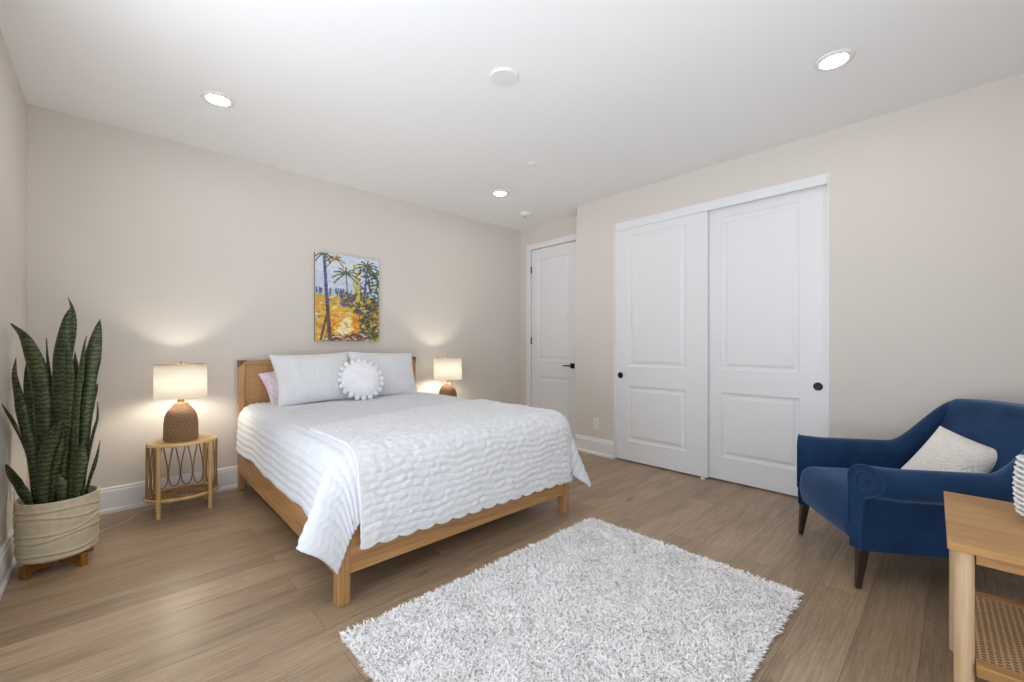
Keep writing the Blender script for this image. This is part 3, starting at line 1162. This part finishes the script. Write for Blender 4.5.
side_loops(math.radians(48), math.radians(132), 4).build('back_loops', M['rattan_dark'], nt, smooth=True)
for c in (0, 180):
    side_loops(math.radians(c - 42), math.radians(c + 42), 6).build('side_loops', M['rattan_dark'], nt, smooth=True)

lamp = thing('table_lamp', 'lit lamp with woven base on the rattan nightstand, left of bed', 'lamp', (0.358, 3.85, NH), group='woven bedside lamps')
bp = [(0.070, 0.0), (0.098, 0.003), (0.101, 0.02), (0.100, 0.09), (0.099, 0.13), (0.093, 0.175), (0.078, 0.212), (0.058, 0.238), (0.046, 0.252), (0.042, 0.268), (0.030, 0.272)]
MB().lathe([(r, z) for r, z in bp], 56).build('base', M['woven'], lamp, auto=60)
MB().lathe([(0.020, 0.270), (0.020, 0.300), (0.012, 0.304)], 20).build('neck', M['brass'], lamp, auto=40)
MB().lathe([(0.004, 0.300), (0.006, 0.320), (0.024, 0.352), (0.030, 0.375), (0.024, 0.400), (0.004, 0.412)], 24).build('bulb', M['bulb'], lamp, smooth=True)
SZ0, SZ1 = 0.308, 0.546
MB().lathe([(0.153, SZ0), (0.151, SZ1)], 64, cap0=False, cap1=False).build('lamp_shade', M['shade'], lamp, auto=40, solid=0.002)
hr = MB()
r = 0.149
hr.tube([(r * math.cos(2 * PI * k / 48), r * math.sin(2 * PI * k / 48), SZ1 - 0.006) for k in range(48)], 0.002, 6, closed=True)
for k in range(3):
    an = 2 * PI * k / 3 + 0.4
    hr.tube([(0.008 * math.cos(an), 0.008 * math.sin(an), SZ1 - 0.012), (0.149 * math.cos(an), 0.149 * math.sin(an), SZ1 - 0.006)], 0.002, 6)
hr.build('shade_frame', M['brass'], lamp, smooth=True)
MB().lathe([(0.007, SZ1 - 0.016), (0.010, SZ1 - 0.006), (0.006, SZ1 + 0.006), (0.009, SZ1 + 0.012), (0.002, SZ1 + 0.018)], 16).build('finial', M['brass'], lamp, smooth=True)
nt2 = copy_tree(nt)
nt2.location = (2.685, 3.86, 0)
tag(nt2, 'oval rattan nightstand under the far lamp, right of the bed', 'nightstand')
lamp2 = copy_tree(lamp)
lamp2.location = (2.668, 3.85, NH)
tag(lamp2, 'lit lamp with woven base beyond the bed, right of it', 'lamp')
cp = catmull([(0.30 - 0.358, 3.97 - 3.85, 0.012 - NH), (0.20 - 0.358, 3.99 - 3.85, 0.005 - NH), (0.13 - 0.358, 3.94 - 3.85, 0.005 - NH), (0.05 - 0.358, 3.80 - 3.85, 0.005 - NH),
              (-0.10 - 0.358, 3.72 - 3.85, 0.005 - NH), (-0.30 - 0.358, 3.70 - 3.85, 0.005 - NH), (-0.385 - 0.358, 3.56 - 3.85, 0.10 - NH), (XL + 0.012 - 0.358, 3.55 - 3.85, 0.40 - NH)], 60)
up = [(0.0, 0.10, 0.012), (-0.005, 0.140, 0.006), (-0.03, 0.168, -0.03), (-0.05, 0.172, -0.20), (-0.055, 0.170, -0.42)]
MB().tube(catmull(up, 24) + cp, 0.0028, 6).build('power_cord', M['cord'], lamp, smooth=True)

# ------------------------------------------------------------------ snake plant
PX, PY = -0.212, 3.345
st = thing('planter_stand', 'crossed amber wood stand under the cream planter', 'plant stand', (PX, PY, 0), math.radians(40))
for k in range(2):
    q = MB()
    if k == 0:
        q.box(-0.155, 0.155, -0.017, 0.017, 0.02, 0.062)
    else:
        q.box(-0.017, 0.017, -0.155, -0.0172, 0.021, 0.061).box(-0.017, 0.017, 0.0172, 0.155, 0.021, 0.061)
    q.build('cross_bar', M['stand'], st, bevel=0.002)
for sx, sy in ((1, 0), (-1, 0), (0, 1), (0, -1)):
    x, y = sx * 0.143, sy * 0.143
    MB().box(x - 0.017, x + 0.017, y - 0.017, y + 0.017, 0, 0.064).build('foot', M['stand'], st, bevel=0.002)
plant = thing('snake_plant', 'tall mottled snake plant in ridged cream pot, left corner', 'plant', (PX, PY, 0.0645))
pz0, pz1, PR = 0.0, 0.308, 0.160
n, m = 120, 90
ring = []
for j in range(m + 1):
    z = pz0 + (pz1 - pz0) * j / m
    q = j / m
    row = []
    for k in range(n):
        an = 2 * PI * k / n
        r = PR * (0.955 + 0.06 * q - 0.02 * q * q)
        if q < 0.06:
            r -= 0.02 * (1 - q / 0.06) ** 2
        dsp = 0.0
        for zc, am, ph, fq in ((0.055, 0.014, 0.5, 1), (0.115, 0.020, 2.2, 1), (0.165, 0.026, 0.9, 1), (0.215, 0.018, 3.9, 1), (0.262, 0.012, 5.2, 2)):
            zz = zc + am * math.sin(fq * an + ph) + 0.006 * math.sin(3 * an + ph * 2)
            d_ = (z - zz)
            dsp += 0.0042 * math.exp(-(d_ / 0.006) ** 2) - 0.003 * math.exp(-((d_ + 0.011) / 0.008) ** 2)
        row.append(((r + dsp) * math.cos(an), (r + dsp) * math.sin(an), z))
    ring.append(row)
pr_top = PR * 0.995
for r, z in ((pr_top - 0.003, pz1 + 0.004), (pr_top - 0.010, pz1 + 0.003), (pr_top - 0.014, pz1 - 0.006), (pr_top - 0.016, pz1 - 0.06)):
    ring.append([(r * math.cos(2 * PI * k / n), r * math.sin(2 * PI * k / n), z) for k in range(n)])
MB().loft(ring, True, True).build('pot', M['pot'], plant, auto=50)
sg = MB()
rr_ = np.linspace(0.002, pr_top - 0.016, 14)
sg.loft([[(r * math.cos(2 * PI * k / 40), r * math.sin(2 * PI * k / 40), pz1 - 0.035 + 0.006 * noise.noise(Vector((r * 60 * math.cos(2 * PI * k / 40), r * 60 * math.sin(2 * PI * k / 40), 1)))) for k in range(40)] for r in rr_], False, False)
sg.build('soil', M['soil'], plant, smooth=True)

RXv = Vector((0.7274, -0.6866, 0))       # across the view of the plant
FXv = Vector((0.6866, 0.7274, 0))


def at(px, py, dep):
    """a point of the plant seen at photo position (px, py), at distance dep along the view, leaning away from the left wall"""
    cx_ = FXv.x + RXv.x * (px - 512) / 423.0
    if cx_ < 0:
        dep = min(dep, 0.378 / -cx_)
    return FXv * dep + RXv * ((px - 512) / 423.0 * dep) + Vector((0, 0, CAM_H - (py - 345) / 423.0 * dep))


LEAVES = [  # spine tip -> base as seen, width in px, depth offset, turn
    ([(11, 323), (24, 337), (33, 358), (38, 382), (41, 412), (41, 450), (40, 502)], 15, 0.00, 0.2),
    ([(16, 357), (14, 375), (18, 398), (22, 417), (28, 440), (33, 467), (37, 503)], 9.5, -0.03, 0.7),
    ([(1, 404), (8, 417), (17, 434), (24, 450), (30, 470), (34, 503)], 9.5, 0.03, -0.5),
    ([(6, 464), (11, 474), (18, 486), (25, 497), (30, 506)], 9, -0.06, 0.3),
    ([(46, 338), (46, 355), (47, 377), (49, 402), (50, 450), (48, 502)], 9, 0.06, -0.4),
    ([(71, 307), (67, 320), (62, 345), (59, 370), (57, 400), (55, 440), (53, 502)], 15, 0.03, 0.3),
    ([(68, 297), (72, 308), (73, 320), (71, 337), (68, 360), (65, 400), (60, 460), (56, 500)], 7, 0.06, 0.9),
    ([(63, 334), (66, 352), (66, 382), (63, 420), (60, 450), (57, 503)], 13.5, -0.02, -0.2),
    ([(100, 319), (97, 332), (93, 350), (88, 372), (84, 400), (80, 440), (77, 500)], 14.5, 0.00, 0.25),
    ([(86, 336), (82, 350), (78, 375), (75, 400), (73, 440), (71, 500)], 10, -0.03, -0.3),
    ([(75, 351), (75, 370), (73, 400), (70, 440), (66, 500)], 8, 0.05, 0.8),
    ([(98, 383), (94, 393), (89, 405), (86, 425), (83, 460), (80, 498)], 8, 0.05, 0.2),
    ([(97, 402), (96, 418), (92, 431), (87, 455), (82, 498)], 9, -0.01, -0.6),
    ([(100, 440), (97, 455), (93, 468), (89, 480), (84, 497)], 3.5, 0.04, 0.5),
    ([(62, 419), (55, 432), (47, 448), (42, 468), (40, 506)], 14, -0.08, 0.1),
    ([(28, 357), (27, 378), (29, 402), (32, 425), (36, 460), (39, 500)], 6.5, 0.05, 1.0),
    ([(58, 474), (60, 486), (60, 506)], 10, -0.09, 0.2),
    ([(64, 424), (59, 445), (53, 472), (49, 505)], 9, -0.05, 0.6),
    ([(77, 430), (74, 452), (70, 475), (66, 503)], 11, -0.04, -0.3),
    ([(83, 440), (80, 465), (77, 502)], 10, -0.05, 0.3),
]
base_dep = PX * FXv.x + PY * FXv.y
for pts, wpx, dd, turn in LEAVES:
    dep = base_dep + dd
    P3 = [at(x, y, dep) - Vector((PX, PY, 0.0645)) for x, y in pts]
    P3[-1].z = pz1 - 0.045
    # keep the root inside the pot
    rad = math.hypot(P3[-1].x, P3[-1].y)
    if rad > 0.115:
        P3[-1].x *= 0.115 / rad
        P3[-1].y *= 0.115 / rad
    nn = 36
    sp = catmull(P3, nn)
    wm = wpx / 423.0 * dep
    rows = []
    for i, c in enumerate(sp):
        t_ = i / (nn - 1)
        w_ = wm * min(1.0, (t_ / 0.42) ** 0.85) * (1 - 0.30 * max(0, t_ - 0.4) / 0.6) + 0.0008
        tg = (sp[min(i + 1, nn - 1)] - sp[max(i - 1, 0)]).normalized()
        ang = turn + 0.5 * math.sin(3.1 * t_ + turn * 5) * 0.6
        side = (RXv * math.cos(ang) + FXv * math.sin(ang))
        side = (side - tg * side.dot(tg)).normalized()
        nrm = side.cross(tg)
        rows.append([])
        for k in range(9):
            s = -1 + k / 4
            wav = 0.05 * math.sin(9 * t_ + 4 * turn) * abs(s)
            rows[-1].append(tuple(c + side * (s * w_ / 2) + nrm * ((0.22 * s * s + wav * s) * w_)))
    lf = MB().grid(np.array(rows)).build('leaf', M['leaf'], plant, smooth=True, solid=0.004)

# ------------------------------------------------------------------ shag rug
RX0, RX1, RY0, RY1 = 0.668, 2.350, 0.515, 1.706
rug = thing('shag_rug', 'shaggy white rectangular rug on the floor in front of the bed', 'rug', ((RX0 + RX1) / 2, (RY0 + RY1) / 2, 0))
hx, hy = (RX1 - RX0) / 2, (RY1 - RY0) / 2
MB().box(-hx, hx, -hy, hy, 0.0, 0.010).build('backing', M['rugback'], rug, bevel=0.003)
NS = 76000
bx = rng.uniform(-hx, hx, NS)
by = rng.uniform(-hy, hy, NS)
lean = rng.uniform(0, 2 * PI, NS)
# neighbouring yarns lean together
fx = np.array([noise.noise(Vector((x * 7, y * 7, 0))) for x, y in zip(bx, by)])
fy = np.array([noise.noise(Vector((x * 7, y * 7, 9))) for x, y in zip(bx, by)])
ln = rng.uniform(0.020, 0.033, NS)
lx = 0.75 * np.cos(lean) + 0.5 * fx
ly = 0.75 * np.sin(lean) + 0.5 * fy
em = 0.03
lx += np.where(bx > hx - em, 0.4, 0) - np.where(bx < -hx + em, 0.4, 0)
ly += np.where(by > hy - em, 0.4, 0) - np.where(by < -hy + em, 0.4, 0)
wv = rng.uniform(0.0017, 0.0031, NS)
wa = rng.uniform(0, 2 * PI, NS)
sxv, syv = np.cos(wa), np.sin(wa)
lv_ = []
for k, q in enumerate((0.0, 0.35, 0.7, 1.0)):
    out = ln * (0.25 * q + 0.55 * q * q)
    zz = 0.006 + ln * (0.95 * q - 0.42 * q * q)
    cxk, cyk = bx + lx * out, by + ly * out
    wk = wv * (1.0, 1.25, 1.1, 0.35)[k]
    lv_.append(np.stack([cxk - sxv * wk, cyk - syv * wk, zz], 1))
    lv_.append(np.stack([cxk + sxv * wk, cyk + syv * wk, zz + rng.normal(0, 0.0012, NS)], 1))
VV = np.stack(lv_, 1).reshape(-1, 3)
idx = np.arange(NS)[:, None] * 8
FF = np.concatenate([idx + np.array([[2 * k, 2 * k + 1, 2 * k + 3, 2 * k + 2]]) for k in range(3)], 1).reshape(-1, 4)
me = bpy.data.meshes.new('pile')
me.vertices.add(len(VV))
me.vertices.foreach_set('co', VV.ravel())
me.loops.add(FF.size)
me.loops.foreach_set('vertex_index', FF.ravel().astype(np.int32))
me.polygons.add(len(FF))
me.polygons.foreach_set('loop_start', (np.arange(len(FF)) * 4).astype(np.int32))
me.polygons.foreach_set('loop_total', np.full(len(FF), 4, dtype=np.int32))
me.update(calc_edges=True)
me.materials.append(M['shag'])
me.polygons.foreach_set('use_smooth', [True] * len(me.polygons))
po = bpy.data.objects.new('pile', me)
COL.objects.link(po)
po.parent = rug
po['kind'] = 'stuff'

# ------------------------------------------------------------------ armchair
AC = thing('armchair', 'navy blue velvet armchair with rolled arms and dark tapered legs', 'armchair', (2.902, 0.493, 0), math.radians(34.6))
ZB = 0.195                              # underside of the upholstery


def rblock(x0, x1, y0, y1, z0, z1, r, n=10, fn=None):
    """rounded block with an even grid on every side"""
    c = Vector(((x0 + x1) / 2, (y0 + y1) / 2, (z0 + z1) / 2))
    hs = Vector(((x1 - x0) / 2, (y1 - y0) / 2, (z1 - z0) / 2))
    mb = MB()
    for ax in range(3):
        for sg_ in (-1, 1):
            g_ = np.zeros((n + 1, n + 1, 3))
            for i in range(n + 1):
                for j in range(n + 1):
                    q = [0, 0, 0]
                    q[ax] = sg_
                    q[(ax + 1) % 3] = -1 + 2 * i / n
                    q[(ax + 2) % 3] = -1 + 2 * j / n
                    p_ = Vector((q[0] * hs.x, q[1] * hs.y, q[2] * hs.z))
                    inn = Vector((max(-hs.x + r, min(hs.x - r, p_.x)), max(-hs.y + r, min(hs.y - r, p_.y)), max(-hs.z + r, min(hs.z - r, p_.z))))
                    d_ = p_ - inn
                    if d_.length > 1e-6:
                        p_ = inn + d_.normalized() * min(r, d_.length)
                    w_ = c + p_
                    if fn:
                        w_ = Vector(fn(w_.x, w_.y, w_.z))
                    g_[i, j] = w_
            mb.grid(g_)
    return mb


def seat_fn(x, y, z):
    t_ = (z - ZB) / 0.24
    crown = 0.022 * (1 - (x / 0.29) ** 2) * smooth((z - 0.33) / 0.08)
    belly = 0.045 * math.sin(PI * min(1, max(0, t_))) * smooth((y + 0.1) / 0.15) * (1 - 0.4 * (x / 0.29) ** 2)
    return (x, y + belly, z + crown)


weld(rblock(-0.290, 0.290, -0.62, 0.025, ZB, 0.435, 0.045, 26, seat_fn).build('seat', M['velvet'], AC, smooth=True))


def back_fn(x, y, z):
    q = (z - 0.36) / 0.525
    yy = y - 0.245 * q - 0.02 * math.sin(PI * min(1, max(0, q)))
    bulge = 0.022 * math.cos(x / 0.31 * PI / 2) * math.sin(PI * min(1, max(0, q))) if y > -0.6 else 0
    return (x * (1.0 + 0.04 * q), yy + bulge, z - 0.012 * (x / 0.31) ** 2 * smooth(q))


weld(rblock(-0.318, 0.318, -0.655, -0.52, 0.30, 0.880, 0.035, 28, back_fn).build('backrest', M['velvet'], AC, smooth=True))


def arm_height(y):
    return 0.600 + 0.012 * smooth((y + 0.1) / 0.2) + 0.262 * smooth((-0.475 - y) / 0.34)


def arm_ring(s, y, k=1.0):
    ht = arm_height(y)
    rise = smooth((-0.47 - y) / 0.33)
    r = 0.074 - 0.040 * rise
    oc = 0.072 - 0.030 * rise
    zc = ht - r
    pts = [(0.0, ZB), (0.0, 0.30), (0.0, 0.40), (0.002, max(0.44, zc - 0.05))]
    for i in range(17):
        an = PI - (PI + PI * 0.42) * i / 16
        pts.append((oc + r * math.cos(an), zc + r * math.sin(an)))
    pts += [(oc - 0.004, zc - r - 0.012), (oc - 0.010, zc - r - 0.05), (oc - 0.018, 0.30), (oc - 0.020, ZB)]
    sl_ = 0.52 * smooth((y + 0.22) / 0.22)          # the front panels turn outwards
    return [(s * (0.278 + o_), y - sl_ * max(0.0, o_), z_) for o_, z_ in pts]


YA = 0.050                              # front of the arms
for s in (-1, 1):
    ys_ = [YA, YA - 0.002] + list(np.linspace(YA - 0.015, -0.44, 14)) + list(np.linspace(-0.47, -0.88, 16))
    rings = []
    for i, y in enumerate(ys_):
        rg = arm_ring(s, y)
        if i == 0:            # small rounding into the front panel
            c_ = Vector((sum(p_[0] for p_ in rg) / len(rg), y, sum(p_[2] for p_ in rg) / len(rg)))
            rg = [tuple(c_ + (Vector(p_) - c_) * 0.97) for p_ in rg]
        rings.append(rg)
    arm = MB().loft(rings).build('arm', M['velvet'], AC, auto=50)
    rg = arm_ring(s, YA)
    MB().tube([(p_[0], p_[1] + 0.003, p_[2]) for p_ in rg[1:]], 0.0048, 8).build('piping', M['velvet'], arm, smooth=True)
    # scroll: rolled pleat and covered button on the front panel
    fz, fo = arm_height(YA) - 0.074, 0.072

    def panel(o_, z_, d_=0.0):
        return (s * (0.278 + o_ + 0.46 * d_), YA - 0.52 * o_ + 0.89 * d_, z_)
    sp_ = MB().tube([panel(fo + 0.046 * math.cos(t_) * (1 - 0.10 * t_ / PI), fz + 0.046 * math.sin(t_) * (1 - 0.10 * t_ / PI), 0.003) for t_ in np.linspace(-PI * 0.6, PI * 1.2, 26)], 0.004, 6)
    sp_.build('scroll_pleat', M['velvet'], arm, smooth=True)
    bt = MB().loft([[panel(fo + r_ * math.cos(2 * PI * k / 20), fz + r_ * math.sin(2 * PI * k / 20), d_) for k in range(20)] for r_, d_ in ((0.011, 0), (0.011, 0.006), (0.007, 0.010), (0.001, 0.011))], False)
    bt.build('scroll_button', plain('navy_button', (16, 30, 62), 0.6), arm, smooth=True)
    # legs: front pair raked forward, rear pair raked back
    for y0, y1 in ((0.004, 0.026), (-0.70, -0.75)):
        x0 = s * 0.298
        rings = []
        for z, hw_, q in ((0.0, 0.0115, 1.0), (ZB + 0.004, 0.0225, 0.0)):
            cx, cy = x0 + s * 0.006 * q, y0 + (y1 - y0) * q
            rings.append([(cx - hw_, cy - hw_, z), (cx + hw_, cy - hw_, z), (cx + hw_, cy + hw_, z), (cx - hw_, cy + hw_, z)])
        MB().loft(rings).build('leg', M['leg_dark'], AC, bevel=0.005)

# cushion on the armchair
cu = thing('throw_pillow', 'cream sherpa throw pillow resting on the navy armchair', 'pillow')

def lump(X, Y, U, V):
    f_ = np.array([noise.noise(Vector((x * 95, y * 95, 2.0))) for x, y in zip(X.ravel(), Y.ravel())]).reshape(X.shape)
    return 0.0045 * f_ * (V > -0.42)


half = pillow_mesh(0.275, 0.40, 0.14, 150, lump, 0.06)
body = weld(half.build('cover', M['sherpa'], cu, smooth=True))
nu_ = 70
CUM = Matrix.Translation((3.128, 0.045, 0.555)) @ Matrix.Rotation(math.radians(-92), 4, 'Z') @ Matrix.Rotation(math.radians(52), 4, 'X') @ Matrix.Rotation(math.radians(-26), 4, 'Z')
cu.matrix_world = CUM
# plain linen band wrapped round the lower edge
ub = np.linspace(-1, 1, 60)
vb = np.linspace(-0.98, -0.45, 18)
UU, VB = np.meshgrid(ub, vb, indexing='ij')
VB = VB + 0.10 * np.cos(UU * PI / 2)
bdy = np.clip((1 - np.abs(UU) ** 2.4), 0, 1) ** 0.55 * np.clip((1 - np.abs(VB) ** 2.4), 0, 1) ** 0.55
XX = UU * 0.1375 * (1 - 0.06 * (1 - np.abs(VB) ** 2)) * 1.004
YY = VB * 0.20 * (1 - 0.06 * (1 - np.abs(UU) ** 2)) * 1.004
MB().grid(np.stack([XX, YY, 0.070 * bdy + 0.003], 2)).build('linen_band', M['linen'], cu, smooth=True)

# ------------------------------------------------------------------ side table and basket
TX_0, TX_1, TY_0, TY_1, TZT = 1.812, 2.430, -0.46, 0.036, 0.600
sd = thing('side_table', 'pale oak side table with cane shelf beside the armchair', 'side table', ((TX_0 + TX_1) / 2 - 0.004, (TY_0 + TY_1) / 2, 0), math.radians(1.8))
sw, sl = (TX_1 - TX_0) / 2, (TY_1 - TY_0) / 2
MB().box(-sw, sw, -sl, sl, TZT - 0.022, TZT).build('tabletop', M['ash'], sd, bevel=0.003)
for sx in (-1, 1):
    for sy in (-1, 1):
        MB().lathe([(0.018, 0), (0.0215, 0.004), (0.0215, TZT - 0.022)], 32, cx=sx * (sw - 0.050), cy=sy * (sl - 0.036)).build('leg', M['ash_z'], sd, auto=40)
for sy in (-1, 1):
    y0, y1 = sorted((sy * (sl - 0.030), sy * (sl - 0.050)))
    MB().box(-sw + 0.075, sw - 0.075, y0, y1, TZT - 0.062, TZT - 0.022).build('apron', M['ash'], sd, bevel=0.002)
for sx in (-1, 1):
    x0, x1 = sorted((sx * (sw - 0.042), sx * (sw - 0.062)))
    MB().box(x0, x1, -sl + 0.06, sl - 0.06, TZT - 0.062, TZT - 0.022).build('apron', M['ash'], sd, bevel=0.002)
SZ = 0.245
for sx in (-1, 1):
    x0, x1 = sorted((sx * (sw - 0.030), sx * (sw - 0.075)))
    MB().box(x0, x1, -sl + 0.06, sl - 0.06, SZ - 0.03, SZ + 0.004).build('shelf_rail', M['ash'], sd, bevel=0.002)
MB().box(-sw + 0.07, sw - 0.07, -sl + 0.03, sl - 0.03, SZ - 0.008, SZ).build('cane_shelf', M['cane_flat'], sd)

bk = thing('yarn_basket', 'white ruffled yarn basket standing on the side table', 'basket', (2.203, -0.249, TZT))
MB().lathe([(0.094, 0.0), (0.102, 0.006), (0.109, 0.06), (0.111, 0.12), (0.107, 0.18), (0.100, 0.218), (0.094, 0.220), (0.092, 0.214), (0.100, 0.12), (0.090, 0.02)], 48).build('body', M['basket'], bk, auto=60)
rf = MB()
for r_i in range(11):
    z = 0.028 + r_i * 0.0175
    rb = 0.101 + 0.011 * math.sin(PI * min(1, (z + 0.01) / 0.235))
    ns = 26
    for k in range(ns):
        an = 2 * PI * (k + 0.5 * (r_i % 2)) / ns
        c_ = Vector(((rb) * math.cos(an), rb * math.sin(an), z))
        o_ = Vector((math.cos(an), math.sin(an), 0))
        t_ = Vector((-math.sin(an), math.cos(an), 0))
        pts = [c_ + o_ * (0.013 * math.sin(PI * q)) + t_ * (0.010 * math.cos(PI * q)) + Vector((0, 0, 0.003 * math.sin(PI * q))) for q in (0, .25, .5, .75, 1)]
        rf.tube(pts, 0.0046, 6)
rf.build('ruffle', M['basket'], bk, smooth=True)
MB().lathe([(0.096, 0.220), (0.100, 0.224), (0.096, 0.228), (0.092, 0.224), (0.096, 0.220)], 48, cap0=False, cap1=False).build('rim', M['cap'], bk, smooth=True)
